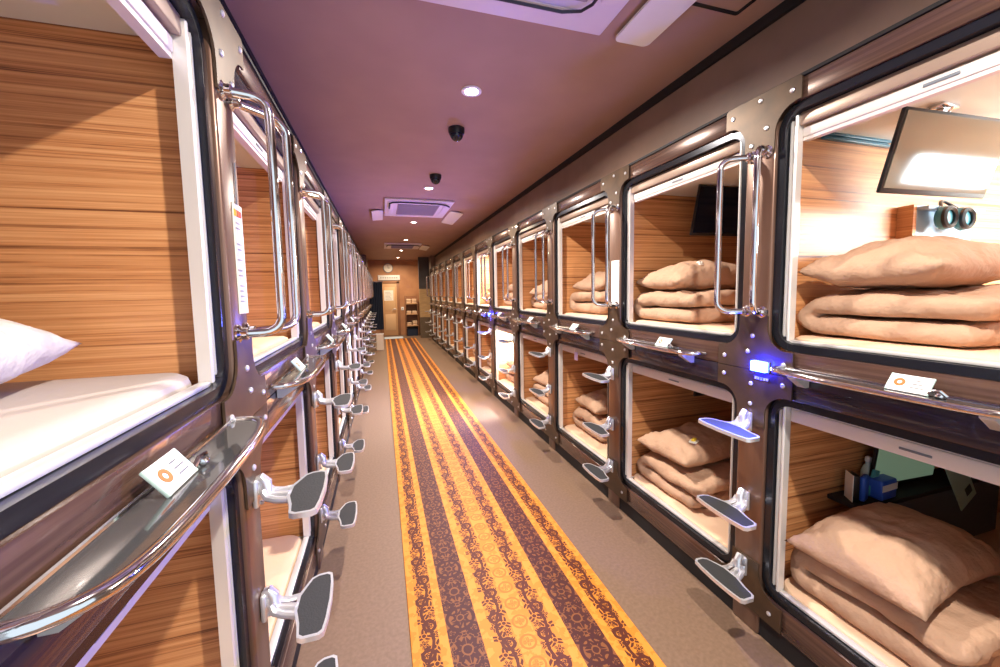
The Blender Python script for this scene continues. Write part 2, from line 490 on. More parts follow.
# ------------------------------------------------------------------ posts with steps and grab bars
STEP_Z = (.95, .585, .275)
def build_post_meshes(s):
    mir = (s == -1); D = {}
    def put(key, mb, mat, **k): D[key] = mb.mesh(key, mat, mirror=mir, **k)
    mb = MB().box(0, .080, -.0655, .0655, 0, TOP-.013, .010, 3)
    put('column', mb, 'brown_metal')
    for kind in ('top', 'mid_upper', 'mid_lower', 'bottom'):
        put('plate_'+kind, MB().prism(node_outline(kind), 'x', -.007, -.0005), 'plate_metal', angle=30)
    bolts = {'top': [(-.13, 2.30), (.13, 2.30), (0, 2.32), (-.03, 2.20), (.035, 2.15)],
             'mid_upper': [(-.14, 1.235), (.14, 1.235), (0, 1.34), (.02, 1.27)],
             'mid_lower': [(-.14, 1.15), (.14, 1.15), (0, 1.04), (.0, 1.13)],
             'bottom': [(-.12, .15), (.12, .15), (0, .25)]}
    for kind, pts in bolts.items():
        for i, (v, z) in enumerate(pts):
            mb = MB().lathe([(.0095, 0), (.0095, -.003), (.006, -.006), (.0, -.0066)][:3], (-.007, v, z), 12, 'x')
            put(f'bolt_{kind}_{i}', mb, 'cast_alu')
    D['bolts'] = {k: len(v) for k, v in bolts.items()}
    # folding step: bracket on the post, curved arm, pedal with rubber tread
    ped = [(-.10, -.045), (-.118, -.10), (-.126, -.145), (-.14, -.155), (-.185, -.155), (-.197, -.146),
           (-.203, -.10), (-.205, -.02), (-.20, .06), (-.193, .098), (-.18, .106), (-.15, .104), (-.13, .092), (-.112, .05), (-.10, .02)]
    inn = []
    cx = sum(p[0] for p in ped)/len(ped); cy = sum(p[1] for p in ped)/len(ped)
    for x, y in ped: inn.append((cx+(x-cx)*.84, cy+(y-cy)*.93))
    mb = MB()
    mb.ring(ped, inn, 'z', -.007, .008)
    mb.prism([(cx+(x-cx)*.999, cy+(y-cy)*.999) for x, y in inn], 'z', -.006, .002)
    bmesh.ops.bevel(mb.bm, geom=[e for e in mb.bm.edges if len(e.link_faces) == 2 and e.calc_face_angle(0) > 1.2], offset=.004, segments=2, affect='EDGES', profile=.5)
    # wall bracket and the curved arm (a flat web with a rolled edge)
    mb.box(-.016, -.001, -.012, .04, -.035, .05, .006)
    mb.tube([(-.006, .014, .038), (-.022, .014, .046), (-.034, .012, .034), (-.036, .008, .012), (-.045, .0, -.004), (-.07, -.008, -.006), (-.105, -.02, -.003)], [.013, .018, .017, .015, .015, .017, .016], 10)
    mb.tube([(-.03, -.012, .02), (-.042, -.02, .0), (-.07, -.034, -.004), (-.108, -.052, -.001)], [.010, .011, .010, .009], 8)
    mb.tube([(-.03, .03, .02), (-.045, .03, .0), (-.075, .028, -.004), (-.108, .03, -.001)], [.010, .011, .010, .009], 8)
    mb.lathe([(.0, -.010), (.011, -.010), (.013, -.004), (.013, .034), (.009, .040)], (-.022, .014, .012), 12, 'z')
    mb.lathe([(.006, 0), (.006, -.006), (.003, -.009)], (-.016, .014, -.028), 10, 'x')
    put('step', mb, 'cast_alu')
    put('tread', MB().prism(inn, 'z', .0021, .0078), 'rubber_tread', smooth=False)
    # grab bars
    def bar(v0, v1, u, zt, zb):
        def q(t, z):   # along the leg
            return (-.004-u*t, v0+(v1-v0)*t, z)
        R = .045; pts = [q(0, zt), q(.45, zt)]
        for i in range(6):
            a = PI/2*i/5; pts.append(q((u-R+R*math.sin(a))/u, zt-R+R*math.cos(a)))
        for z in (zt-.2, zt-.35, zb+.2): pts.append(q(1, z))
        for i in range(6):
            a = PI/2*i/5; pts.append(q((u-R+R*math.cos(a))/u, zb+R-R*math.sin(a)))
        pts += [q(.45, zb), q(0, zb)]
        return MB().tube(pts, .0125, 12)
    if s == 1: specs = ((-.035, -.075, .10), (.035, .095, .105))
    else: specs = ((-.03, -.005, .105), (.035, .15, .115))
    for i, (v0, v1, u) in enumerate(specs):
        zt, zb = 2.105, 1.445
        put(f'bar_{i}', bar(v0, v1, u, zt, zb), 'chrome')
        for w, z in (('t', zt), ('b', zb)):
            mb = MB().lathe([(.026, -.001), (.026, -.006), (.017, -.012), (.017, -.026), (.014, -.028)], (0, v0, z), 16, 'x')
            put(f'flange_{i}{w}', mb, 'chrome')
    return D

def ladder_post(s, j):
    row, X = ROWS[s]; D = meshes[(s, 'post')]
    t = thing('ladder_post', f'brown metal post with silver steps, {ORD[j]} of twelve between capsules in the {row} row', 'post',
              (X, ypost(j), 0), 0, f'ladder posts of the {row} row')
    link('column', D['column'], t)
    for kind in ('top', 'mid_upper', 'mid_lower', 'bottom'):
        pl = link('corner_plate', D['plate_'+kind], t)
        if j < 5:
            for i in range(D['bolts'][kind]): link('bolt', D[f'bolt_{kind}_{i}'], pl)
    for z in STEP_Z:
        st = link('foot_step', D['step'], t, (0, 0, z))
        link('tread', D['tread'], st)['label'] = 'black rubber tread'
    for i in range(2):
        b = link('grab_bar', D[f'bar_{i}'], t)
        if j < 5:
            for w in 'tb': link('flange', D[f'flange_{i}{w}'], b)
    return t

# ------------------------------------------------------------------ fold-down ledge trays
def build_tray(s):
    mir = (s == -1); D = {}
    out = [(-.002, .93), (-.055, .93), (-.082, .90), (-.104, .80), (-.11, .60), (-.108, .42), (-.10, .34), (-.085, .295), (-.05, .265), (-.002, .26)]
    full = [(x, y) for x, y in out]
    sm = []
    for i in range(len(out)-1):
        (x0, y0), (x1, y1) = out[i], out[i+1]
        for q in range(3): sm.append((x0+(x1-x0)*q/3, y0+(y1-y0)*q/3))
    sm.append(out[-1])
    for _ in range(2):
        sm = [sm[0]] + [((sm[i-1][0]+2*sm[i][0]+sm[i+1][0])/4, (sm[i-1][1]+2*sm[i][1]+sm[i+1][1])/4) for i in range(1, len(sm)-1)] + [sm[-1]]
    D['panel'] = MB().prism(sm, 'z', -.004, .002).mesh('tray_panel', 'tray_smoke', mirror=mir)
    D['rim'] = MB().tube([(x, y, -.001) for x, y in sm], .0105, 10).tube([(-.006, .262, .003), (-.006, .6, .003), (-.006, .928, .003)], .005, 8).mesh('tray_rim', 'chrome', mirror=mir)
    D['bracket'] = []
    for v in (.345, .84):
        mb = MB().prism([(-.001, -.014), (-.075, -.014), (-.075, -.022), (-.02, -.06), (-.001, -.06)], 'y', v-.015, v+.015)
        D['bracket'].append(mb.mesh('tray_bracket', 'white_alu', mirror=mir))
    return D
TRAY_Z = H-.325
def tray(s, k):
    row, X = ROWS[s]; D = meshes[(s, 'tray')]
    t = thing('step_tray', f'smoked step tray with chrome rim below upper capsule, {ORD[k]} in the {row} row', 'tray', (X, ybay(k), TRAY_Z), 0, f'step trays of the {row} row')
    link('tray_panel', D['panel'], t); link('rim', D['rim'], t)
    for b in D['bracket']: link('bracket', b, t)
    return t

# number card leaning on the tray, chrome clip beside it
def build_card():
    D = {}
    D['card'] = MB().box(-.003, .003, -.05, .05, 0, .058, .002).mesh('number_card', 'white_plastic')
    D['edge'] = MB().box(-.0036, .0036, .043, .0505, -.0005, .0585, .002).box(-.0036, .0036, -.0505, -.044, -.0005, .0585, .002).mesh('card_edge', 'clear_tag')
    mb = MB()
    mb.ring(arc(.022, .03, .0135, 0, 2*PI, 20)[:-1], arc(.022, .03, .006, 0, 2*PI, 20)[:-1], 'x', -.0042, .0042)
    D['mark'] = mb.mesh('card_mark', 'orange_ink')
    mb = MB()
    for z in (.016, .028, .040): mb.box(-.0037, .0037, -.036 + (z > .03)*.008, -.006, z, z+.0025)
    D['lines'] = mb.mesh('card_lines', 'grey_ink')
    mb = MB().tube([(0, -.05, .008), (-.012, -.062, .016), (-.016, -.078, .014), (-.006, -.088, .008), (.006, -.082, .006), (.002, -.066, .005)], .005, 8)
    mb.lathe([(.008, 0), (.010, .004), (.010, .012), (.006, .016)], (-.004, -.075, -.002), 12, 'z')
    D['clip'] = mb.mesh('card_clip', 'chrome')
    return D
def card(s, k, v, lean=.65):
    row, X = ROWS[s]; D = meshes['card']
    t = thing('number_card', f'small white number card with orange mark on the {ORD[k]} {row} tray', 'card',
              (X - s*.052, ybay(k)+v, TRAY_Z+.003), 0 if s == 1 else PI, f'number cards on the {row} trays')
    t.rotation_euler = (0, lean, 0 if s == 1 else PI)
    for n, key in (('card_plate', 'card'), ('card_edge', 'edge'), ('card_mark', 'mark'), ('card_lines', 'lines'), ('clip', 'clip')):
        link(n, D[key], t)
    return t

# ------------------------------------------------------------------ bedding
def wr(p, sc, seed):   # soft creases
    q = Vector(p)*sc + Vector((seed*7.3, seed*3.1, seed*1.7))
    return noise.noise(q) + .5*noise.noise(q*2.1)
def ridge(p, sc, seed):
    q = Vector(p)*sc + Vector((seed*2.3, seed*5.1, seed*4.7))
    return (1-abs(noise.noise(q)))**4
def pillow_mesh(seed, L=.62, W=.42, T=.16, mat='linen_tan', fold=0.):
    bm = bmesh.new(); nx, ny = 44, 32; top = {}; bot = {}
    for i in range(nx+1):
        for j in range(ny+1):
            a = -1+2*i/nx; b = -1+2*j/ny
            # sides drawn in between the corners
            x = a*(1-.075*(1-b*b)); y = b*(1-.10*(1-a*a))
            prof = max(0., (1-abs(a)**3.0))**.5 * max(0., (1-abs(b)**2.8))**.5
            X, Y = x*L/2, y*W/2
            e = min(1, prof*3)
            w = .012*wr((X, Y, 0), 8, seed)*e - .020*ridge((X*1.0, Y*1.5, .3), 5, seed)*e*(1-.4*prof) - .011*ridge((X*1.7, Y*.8, 1.3), 8, seed+5)*e
            # creases radiating from the corners
            ca = math.atan2(1-abs(b), 1-abs(a)+1e-6)
            w += .007*math.sin(ca*20+seed)*e*(abs(a)*abs(b))**1.4
            zt = prof*T*.62 + w; zb = -prof*T*.38 + .4*w
            sag = fold*(a*a)*.05
            edge = (i in (0, nx) or j in (0, ny))
            tv = bm.verts.new((X, Y, (0 if edge else zt)-sag)); top[i, j] = tv
            bot[i, j] = tv if edge else bm.verts.new((X, Y, zb-sag))
    for i in range(nx):
        for j in range(ny):
            bm.faces.new((top[i,j], top[i+1,j], top[i+1,j+1], top[i,j+1]))
            q = [bot[i,j], bot[i,j+1], bot[i+1,j+1], bot[i+1,j]]
            if len(set(q)) >= 3 and set(q) != {top[i,j], top[i+1,j], top[i+1,j+1], top[i,j+1]}: 
                try: bm.faces.new(q)
                except ValueError: pass
    zmin = min(v.co.z for v in bm.verts)
    for v in bm.verts: v.co.z -= zmin
    bmesh.ops.recalc_face_normals(bm, faces=bm.faces)
    me = bpy.data.meshes.new('pillow'); bm.to_mesh(me); bm.free(); me.materials.append(MATS[mat])
    me.polygons.foreach_set('use_smooth', [True]*len(me.polygons))
    return me
def duvet_mesh(seed, L=.80, W=.46, layers=3, t=.062, mat='linen_tan'):
    """a quilt folded back and forth; fold edges run along X, the open layers show at both X ends"""
    cl = []; y0, y1 = -W/2, W/2; z = t/2
    direction = 1                       # hem at the front, fold at the back, second hem at the front
    pitch = t*1.02
    for l in range(layers):
        short = .0 if l < layers-1 else .04
        ya, yb = (y1, y0) if direction < 0 else (y0, y1)
        ins = pitch/2
        for i in range(9):
            f = i/8; sg = 1 if yb > ya else -1; cl.append((ya*(1-f)+yb*f - (sg*ins*f if l < layers-1 else 0) + (sg*ins*(1-f) if l else sg*.02*(1-f)), z))
        if l < layers-1:
            cx, cz = cl[-1][0], z+pitch/2
            for i in range(1, 8):
                a = PI*i/8
                cl.append((cx + direction*math.sin(a)*pitch/2, cz - math.cos(a)*pitch/2))
        z += pitch; direction = -direction
    n = len(cl); nrm = []
    for i in range(n):
        a = Vector(cl[max(i-1,0)]); b = Vector(cl[min(i+1,n-1)]); d = (b-a).normalized(); nrm.append(Vector((-d.y, d.x)))
    h = t*.485
    prof = [Vector(cl[i])+nrm[i]*h for i in range(n)]
    d = (Vector(cl[-1])-Vector(cl[-2])).normalized()
    for i in range(1, 5):
        a = PI*i/5; prof.append(Vector(cl[-1]) + nrm[-1]*h*math.cos(a) + d*h*math.sin(a))
    prof += [Vector(cl[i])-nrm[i]*h for i in range(n-1, -1, -1)]
    d = (Vector(cl[1])-Vector(cl[0])).normalized()
    for i in range(1, 5):
        a = PI*i/5; prof.append(Vector(cl[0]) - nrm[0]*h*math.cos(a) - d*h*math.sin(a))
    ctr = [None]*len(prof)
    bm = bmesh.new(); NX = 46; rings = []
    ZT = z - pitch/2
    for i in range(NX+1):
        a = -1+2*i/NX; x = a*L/2; ring_ = []
        ee = max(0., 1-abs(a)**10)**.5
        for k, p in enumerate(prof):
            q = cl[k] if k < n else (cl[-1] if k < n+4 else (cl[2*n+3-k] if k < 2*n+4 else cl[0]))
            c = Vector(q)
            pp = c + (p-c)*(.35+.65*ee)
            f = pp.y/ZT
            w = .016*wr((x*1.0, pp.x, pp.y*2), 5.5, seed) + .016*wr((x, pp.x, pp.y), 13, seed+3)
            crease = .018*ridge((x*1.6, pp.x*.5, pp.y*2.2), 8, seed)
            yy = pp.x + w*1.1*(1 if pp.x > 0 else -1)*.6 - (crease if pp.x < 0 else -crease)
            zz = pp.y*(1+.10*math.sin(x*5+seed)) + w*.9*f
            zz = max(zz, .0005)
            ring_.append(bm.verts.new((x + .02*wr((pp.x, pp.y, a), 6, seed+9), yy, zz)))
        rings.append(ring_)
    m = len(prof)
    for A, B in zip(rings, rings[1:]):
        for k in range(m): bm.faces.new((A[k], A[(k+1) % m], B[(k+1) % m], B[k]))
    # end caps as a ladder of quads between the two sides
    for R, flip in ((rings[0], 1), (rings[-1], 0)):
        lo = R[:n]; hi = R[n+4:2*n+4][::-1]
        for k in range(n-1): bm.faces.new((lo[k], lo[k+1], hi[k+1], hi[k]))
        bm.faces.new([lo[-1]]+R[n:n+4]+[hi[-1]]); bm.faces.new([hi[0]]+R[2*n+4:]+[lo[0]])
    bmesh.ops.recalc_face_normals(bm, faces=bm.faces)
    me = bpy.data.meshes.new('duvet'); bm.to_mesh(me); bm.free(); me.materials.append(MATS[mat])
    me.polygons.foreach_set('use_smooth', [True]*len(me.polygons))
    return me, ZT+t*.1
def mattress_mesh(th, mat, x0=.070, x1=1.99, v0=.075, v1=P-.075):
    mb = MB()
    o = rrect(x0, x1, v0, v1, .09, 6)
    prof = [(.012, 0.), (.0, .012), (.0, th*.6), (.006, th*.85), (.022, th*.98), (.05, th)]
    cx, cy = (x0+x1)/2, (v0+v1)/2
    rings = []
    for ins, z in prof:
        R = rrect(x0+ins, x1-ins, v0+ins, v1-ins, max(.02, .09-ins), 6)
        rings.append(mb.verts([(x, y, z) for x, y in R]))
    for A, B in zip(rings, rings[1:]):
        for k in range(len(A)): mb.bm.faces.new((A[k], A[(k+1) % len(A)], B[(k+1) % len(A)], B[k]))
    mb.bm.faces.new(rings[0][::-1]); mb.bm.faces.new(rings[-1])
    return mb
MT = {'u': 1.283, 'l': .216}       # capsule floors
MTH = {'u': .062, 'l': .036}
for s in (1, -1):
    meshes[s] = build_pod_meshes(s)
    meshes[(s, 'post')] = build_post_meshes(s)
    meshes[(s, 'tray')] = build_tray(s)
    for lvl in 'ul':
        meshes[(s, 'mat', lvl)] = mattress_mesh(MTH[lvl], 'sheet_tan').mesh('mattress', 'sheet_tan', mirror=(s == -1))
meshes['card'] = build_card()
PILL = [pillow_mesh(i+1, .66, .43, .19, fold=.3*i) for i in range(3)]
DUV = [duvet_mesh(i+1, layers=2, t=.088) for i in range(3)]

NAMES = {'u': 'upper', 'l': 'lower'}
for s in (1, -1):
    row, X = ROWS[s]
    for k in range(NB):
        for lvl in 'ul':
            capsule(s, k, lvl)
            me = meshes[(s, 'mat', lvl)]
            if s == -1 and k == 0 and lvl == 'u':
                me = mattress_mesh(MTH['u']+.015, 'sheet_white').mesh('mattress', 'sheet_white', mirror=True)
            col = 'white' if (s == -1 and k == 0 and lvl == 'u') else 'beige'
            tag(link('mattress', me, None, (X, ybay(k), MT[lvl])), f'{col} mattress in the {NAMES[lvl]} capsule, {ORD[k]} along the {row} row', 'mattress', f'mattresses of the {row} row')
        ladder_post(s, k)
        tray(s, k)
# cards on the trays
for k in range(7): card(1, k, .52 if k != 3 else .45)
for k in range(5): card(-1, k, .56)

# bedding of the right row
def bed(k, lvl, i, dx=.10, dv=.66, rz=0., prz=0., pdx=0., pdv=.02, ptilt=0., pillow=True, duvet=True, roll=0.):
    z = MT[lvl]+MTH[lvl]+.001
    y = ybay(k)
    if duvet:
        me, zt = DUV[i]
        tag(link('duvet', me, None, (XR+dx+.44, y+dv, z), (0, 0, rz)), f'folded tan duvet under the pillow in the {NAMES[lvl]} {ORD[k]} right capsule', 'duvet', 'folded duvets in the right row')
    else: zt = 0
    ext = .215*abs(math.cos(rz+prz)) + .33*abs(math.sin(rz+prz))*.8
    pdv = min(pdv, .992-ext-dv)
    if pillow:
        tag(link('pillow', PILL[i], None, (XR+dx+.37+pdx, y+dv+pdv, z+zt-.004), (roll, ptilt, rz+prz)), f'tan pillow on a folded duvet in the {NAMES[lvl]} {ORD[k]} right capsule', 'pillow', 'pillows in the right row')
bed(0, 'u', 0, .10, .72, 0, .03, -.05, .03)
bed(1, 'u', 1, .06, .72, 0, -.03, 0, .04)
bed(2, 'u', 2, .10, .70, .05, .1, .02, .03)
bed(3, 'u', 0, .12, .70, -.1, .3, 0, .03, -.25)
bed(4, 'u', 1, .14, .70, .1, -.2, 0, .03)
bed(0, 'l', 2, .06, .69, .0, .06, -.06, .03)
bed(1, 'l', 0, .08, .70, -.0, .05, -.02, .03)
bed(2, 'l', 1, .13, .68, 0, -.06, 0, .03)
bed(3, 'l', 2, .13, .68, 0, .1, 0, .03)
for k in range(5, NB):
    bed(k, 'u', k % 3, .13, .70, 0, .1*(-1)**k)
for k in range(4, NB):
    bed(k, 'l', (k+1) % 3, .13, .70, 0, .1*(-1)**k)
# left row, nearest capsule: white pillow
tag(link('pillow', pillow_mesh(11, .60, .46, .20, 'linen_white'), None, (XL-.53, ybay(0)+.64, MT['u']+MTH['u']+.016), (0, 0, .22)), 'plump white pillow on the white mattress at the left edge', 'pillow')

# ------------------------------------------------------------------ camera
cam = bpy.data.cameras.new('camera'); co = bpy.data.objects.new('camera', cam); COL.objects.link(co)
F = 385.; CX, CY = 498., 322.5
def ray(p): return Vector(((p[0]-CX)/F, (p[1]-CY)/F, 1.))
Yc = ray((382, 294)).normalized(); Zd = ray((585, 5173)).normalized()
Zd = (Zd - Yc*Zd.dot(Yc)).normalized(); Zc = -Zd; Xc = Yc.cross(Zc)
# rows of Rw: world axes in lens coordinates (x right, y down, z forward)
Rw = Matrix((Xc, Yc, Zc))
right = Rw @ Vector((1, 0, 0)); up = Rw @ Vector((0, -1, 0)); back = Rw @ Vector((0, 0, -1))
co.matrix_world = Matrix(((right.x, up.x, back.x, 0), (right.y, up.y, back.y, 0), (right.z, up.z, back.z, H), (0, 0, 0, 1)))
cam.sensor_width = 36; cam.lens = F/1000*36
cam.shift_x = -(CX-500)/1000; cam.shift_y = (CY-333.5)/1000
cam.clip_start = .02; cam.clip_end = 60
scene.camera = co

# ------------------------------------------------------------------ ceiling fittings
def downlight(y, i, x=.578):
    words = ['round downlight nearest to the camera, beyond the top edge of the picture', 'first round downlight in view, ahead of the black dome cameras', 'round downlight just beyond the second dome camera', 'round downlight right behind the ceiling cassette', 'fourth round downlight along the corridor ceiling', 'fifth round downlight, beyond the far cassette', 'round downlight closest to the end wall']
    t = thing('downlight', words[i], 'ceiling light', (x, y, CEIL), 0, 'ceiling downlights')
    link('lamp_lens', MB().lathe([(.042, -.004), (.042, -.001)], n=24).mesh('lens', 'lamp_lens'), t)
    m = MB().ring(arc(0, 0, .062, 0, 2*PI, 28)[:-1], arc(0, 0, .043, 0, 2*PI, 28)[:-1], 'z', -.008, -.0005)
    link('trim_ring', m.mesh('trim', 'white_plastic'), t)
    l = bpy.data.lights.new('downlight_lamp', 'AREA'); l.shape = 'DISK'; l.size = .08; l.energy = DL*(1 if i < 4 else .6); l.color = (1., .92, .82) if i < 3 else (1., .80, .56); l.spread = math.radians(165)
    lo = bpy.data.objects.new('downlight_lamp', l); COL.objects.link(lo); lo.location = (0, 0, -.012); lo.parent = t
DL = 62
for i in range(7): downlight(.14+2.275*i, i)

def dome_camera(y, lab, x=.59):
    t = thing('dome_camera', lab, 'security camera', (x, y, CEIL), 0, 'ceiling dome cameras')
    link('housing', MB().lathe([(.062, -.0005), (.062, -.03), (.056, -.045)]).mesh('housing', 'black_plastic'), t)
    link('dome', MB().lathe([(.05, -.043)] + [(.05*math.cos(a*PI/16), -.045-.05*math.sin(a*PI/16)) for a in range(1, 8)]).mesh('dome', 'screen'), t)
dome_camera(2.98, 'black dome camera on the ceiling beside the nearest visible downlight')
dome_camera(4.18, 'black dome camera farther along, close before the ceiling cassette')

def cassette(x0, x1, y0, y1, lab, cf=.95):
    cx, cy = (x0+x1)/2, (y0+y1)/2
    t = thing('ceiling_cassette', lab, 'air conditioner', (cx, cy, CEIL), 0, 'ceiling air conditioners')
    a, b = (x1-x0)/2, (y1-y0)/2
    mb = MB().box(-a, a, -b, b, -.03, -.0005, .012, 3)
    link('face_panel', mb.mesh('face', 'ac_white'), t)
    g = MB()
    g.box(-a*.62, a*.62, -b*.62, b*.62, -.036, -.031)
    n = 12
    for i in range(n):
        yy = -b*.6 + 1.2*b*i/(n-1); g.box(-a*.6, a*.6, yy-.006, yy+.006, -.041, -.036)
    link('grille', g.mesh('grille', 'ac_grille'), t)
    for q, (dx, dy, lx, ly) in enumerate(((0, -b*.8, a*.62, .035), (0, b*.8, a*.62, .035), (-a*.82, 0, .035, b*.6), (a*.82, 0, .035, b*.6))):
        v = MB().box(dx-lx, dx+lx, dy-ly, dy+ly, -.037, -.031, .004)
        link('air_vane', v.mesh('vane', 'ac_white'), t)
    c = MB().tube([(-a*.9*cf, -b*.2, -.05), (-a*.9*cf, -b*.8*cf, -.05), (-a*.82*cf, -b*.93*cf, -.05), (-a*.6*cf, -b*cf, -.05), (a*.5*cf, -b*cf, -.05), (a*.8*cf, -b*.9*cf, -.05), (a*.95*cf, -b*.7*cf, -.05)], .012*cf*cf, 8)
    link('cord', c.mesh('cord', 'ac_cord'), t)
    return t
cassette(.10, 1.05, .72, 1.72, 'white ceiling cassette cut by the top edge, nearest to the camera', .74).rotation_euler = (0, 0, PI)
cassette(.08, .99, 5.25, 6.35, 'white ceiling cassette above the middle of the corridor')
cassette(.10, 1.00, 9.85, 10.9, 'white ceiling cassette farthest along, near the end wall')
def baffle(x0, x1, y0, y1, lab, tilt=.0):
    cx, cy = (x0+x1)/2, (y0+y1)/2
    t = thing('air_baffle', lab, 'air deflector', (cx, cy, CEIL-.024), 0, 'air deflectors beside the cassettes')
    o = rrect(-(x1-x0)/2, (x1-x0)/2, -(y1-y0)/2, (y1-y0)/2, .03, 5)
    link('deflector_plate', MB().prism(o, 'z', -.006, .006).xform(Matrix.Rotation(tilt, 4, 'Y')).mesh('plate', 'white_plastic'), t)
    m = MB()
    for q in (-.3, .3): m.box(-.006, .006, q*(y1-y0)-.01, q*(y1-y0)+.01, -.002, .0235)
    link('hanger', m.mesh('hanger', 'white_plastic'), t)
baffle(1.13, 1.32, .75, 1.73, 'long white deflector plate beside the nearest cassette, top of the picture')
baffle(1.04, 1.24, 5.9, 6.85, 'white tilted deflector plate right of the middle cassette', .18)
baffle(-.10, .06, 6.0, 6.75, 'white deflector plate left of the middle cassette', -.1)
baffle(1.04, 1.24, 10.2, 11.1, 'white deflector plate right of the far cassette', .18)
t = thing('ceiling_hatch', 'dark framed square access hatch in the ceiling by the right header', 'hatch', (1.46, 1.23, CEIL))
m = MB().ring(rrect(-.135, .135, -.23, .23, .012, 3), rrect(-.118, .118, -.213, .213, .008, 3), 'z', -.008, -.0005)
link('hatch_frame', m.mesh('hatch_frame', 'gasket'), t)
link('hatch_panel', MB().box(-.118, .118, -.213, .213, -.004, -.0005).mesh('hatch_panel', 'ceiling_paint'), t)

# ------------------------------------------------------------------ LED number signs
def led_sign(s, j, lab, power, z=1.215, dv=-.005):
    row, X = ROWS[s]
    t = thing('led_sign', lab, 'light sign', (X-s*.008, ypost(j)+dv, z), 0, 'blue lit signs')
    mir = s == -1
    link('sign_housing', MB().box(-.010, 0, -.036, .036, -.024, .024, .003).mesh('sign_housing', 'grey_plastic', mirror=mir), t)
    link('sign_face', MB().box(-.0265, -.0102, -.034, .034, -.021, .021, .003).mesh('sign_face', 'led_blue', mirror=mir), t)
    d = MB()
    d.box(-.0285, -.0266, -.027, .027, -.013, .013, .002)
    link('sign_digits', d.mesh('sign_digits', 'led_digits', mirror=mir), t)
    k = MB()
    for q in range(5): k.box(-.003, -.0005, -.03+q*.013, -.021+q*.013, -.060, -.048)
    link('sign_marks', k.mesh('sign_marks', 'led_blue' if False else 'white_alu', mirror=mir), t)
    l = bpy.data.lights.new('sign_lamp', 'AREA'); l.shape = 'RECTANGLE'; l.size = .04; l.size_y = .07; l.energy = power; l.color = (.12, .16, 1.)
    lo = bpy.data.objects.new('sign_lamp', l); COL.objects.link(lo); lo.parent = t
    lo.location = (-s*.034, 0, 0); lo.rotation_euler = (0, PI/2*s, 0)
led_sign(1, 0, 'small glowing blue sign on the nearest right post', 22, dv=-.05)
led_sign(1, 4, 'small glowing blue sign halfway down the right row', 45)


# ------------------------------------------------------------------ screens and small things inside the capsules
def monitor(x, y, ztop, W_, H_, zc, lab, tilt=.23, yaw=-.05, scr='screen'):
    """hangs from the capsule ceiling (height zc) by a bracket; screen faces the foot end"""
    t = thing('hanging_monitor', lab, 'monitor', (x, y, ztop), 0, 'screens in the right row')
    R = Matrix.Rotation(yaw, 4, 'Z') @ Matrix.Rotation(tilt, 4, 'X')
    link('casing', MB().box(0, W_, 0, .014, -H_, 0, .005).xform(R).mesh('casing', 'black_plastic'), t)
    link('screen', MB().box(.012, W_-.012, -.0025, -.0002, -H_+.018, -.012).xform(R).mesh('screen', scr), t)
    mb = MB().box(W_*.36, W_*.44, .004, .022, -.002, zc-ztop-.012).box(W_*.32, W_*.48, -.01, .04, zc-ztop-.012, zc-ztop-.0005, .003)
    mb.tube([(W_*.40, .002, .004), (W_*.40, -.012, .016), (W_*.40, .004, .03)], .004, 8)
    link('bracket', mb.mesh('bracket', 'chrome'), t)
    return t
y0 = ybay(0)
monitor(1.757, .915, H+.615, .575, .285, 2.198, 'tilted hanging screen catching the light in the nearest upper right capsule', scr='glass_screen')
monitor(1.905, 1.97, H+.64, .56, .31, 2.198, 'dark hanging screen reflecting blue in the second upper right capsule')
monitor(1.96, 1.99, 1.045, .50, .22, 1.073, 'dark screen partly hidden by a silver step in the second lower right capsule')
# wall console with headphones, nearest upper right capsule
t = thing('wall_console', 'grey blue wall console under the tilted screen, nearest upper right capsule', 'console', (2.54, y0+P-.0605, 1.80))
link('console_body', MB().box(-.20, .22, -.06, -.0005, -.12, .11, .006).mesh('console_body', 'console_grey'), t)
link('wood_edge', MB().box(-.222, -.2005, -.06, -.0005, -.12, .11).mesh('wood_edge', 'wood'), t)
link('ledge', MB().box(-.20, .22, -.10, -.0605, .085, .10, .003).mesh('ledge', 'console_grey'), t)
t = thing('headphones', 'dark teal headphones hanging in front of the wall console', 'headphones', (2.50, y0+P-.0605-.115, 1.845))
for dx, r in ((-.075, .0), (.055, .0)):
    e = link('ear_cup', MB().lathe([(.030, -.012), (.052, -.008), (.054, .006), (.046, .016), (.024, .017)], (dx, 0, 0), 24, 'y').mesh('ear_cup', 'headphone_teal'), t)
    link('ear_pad', MB().lathe([(.05, -.009), (.05, -.020), (.040, -.026), (.032, -.020), (.032, -.0125)], (dx, 0, 0), 24, 'y', closed_ends=False).mesh('ear_pad', 'black_plastic'), e)
hb = MB().tube([(-.075+.13*q/14, .012+.03*math.sin(PI*q/14), .04+.045*math.sin(PI*q/14)) for q in range(15)], .007, 8)
link('headband', hb.mesh('headband', 'black_plastic'), t)
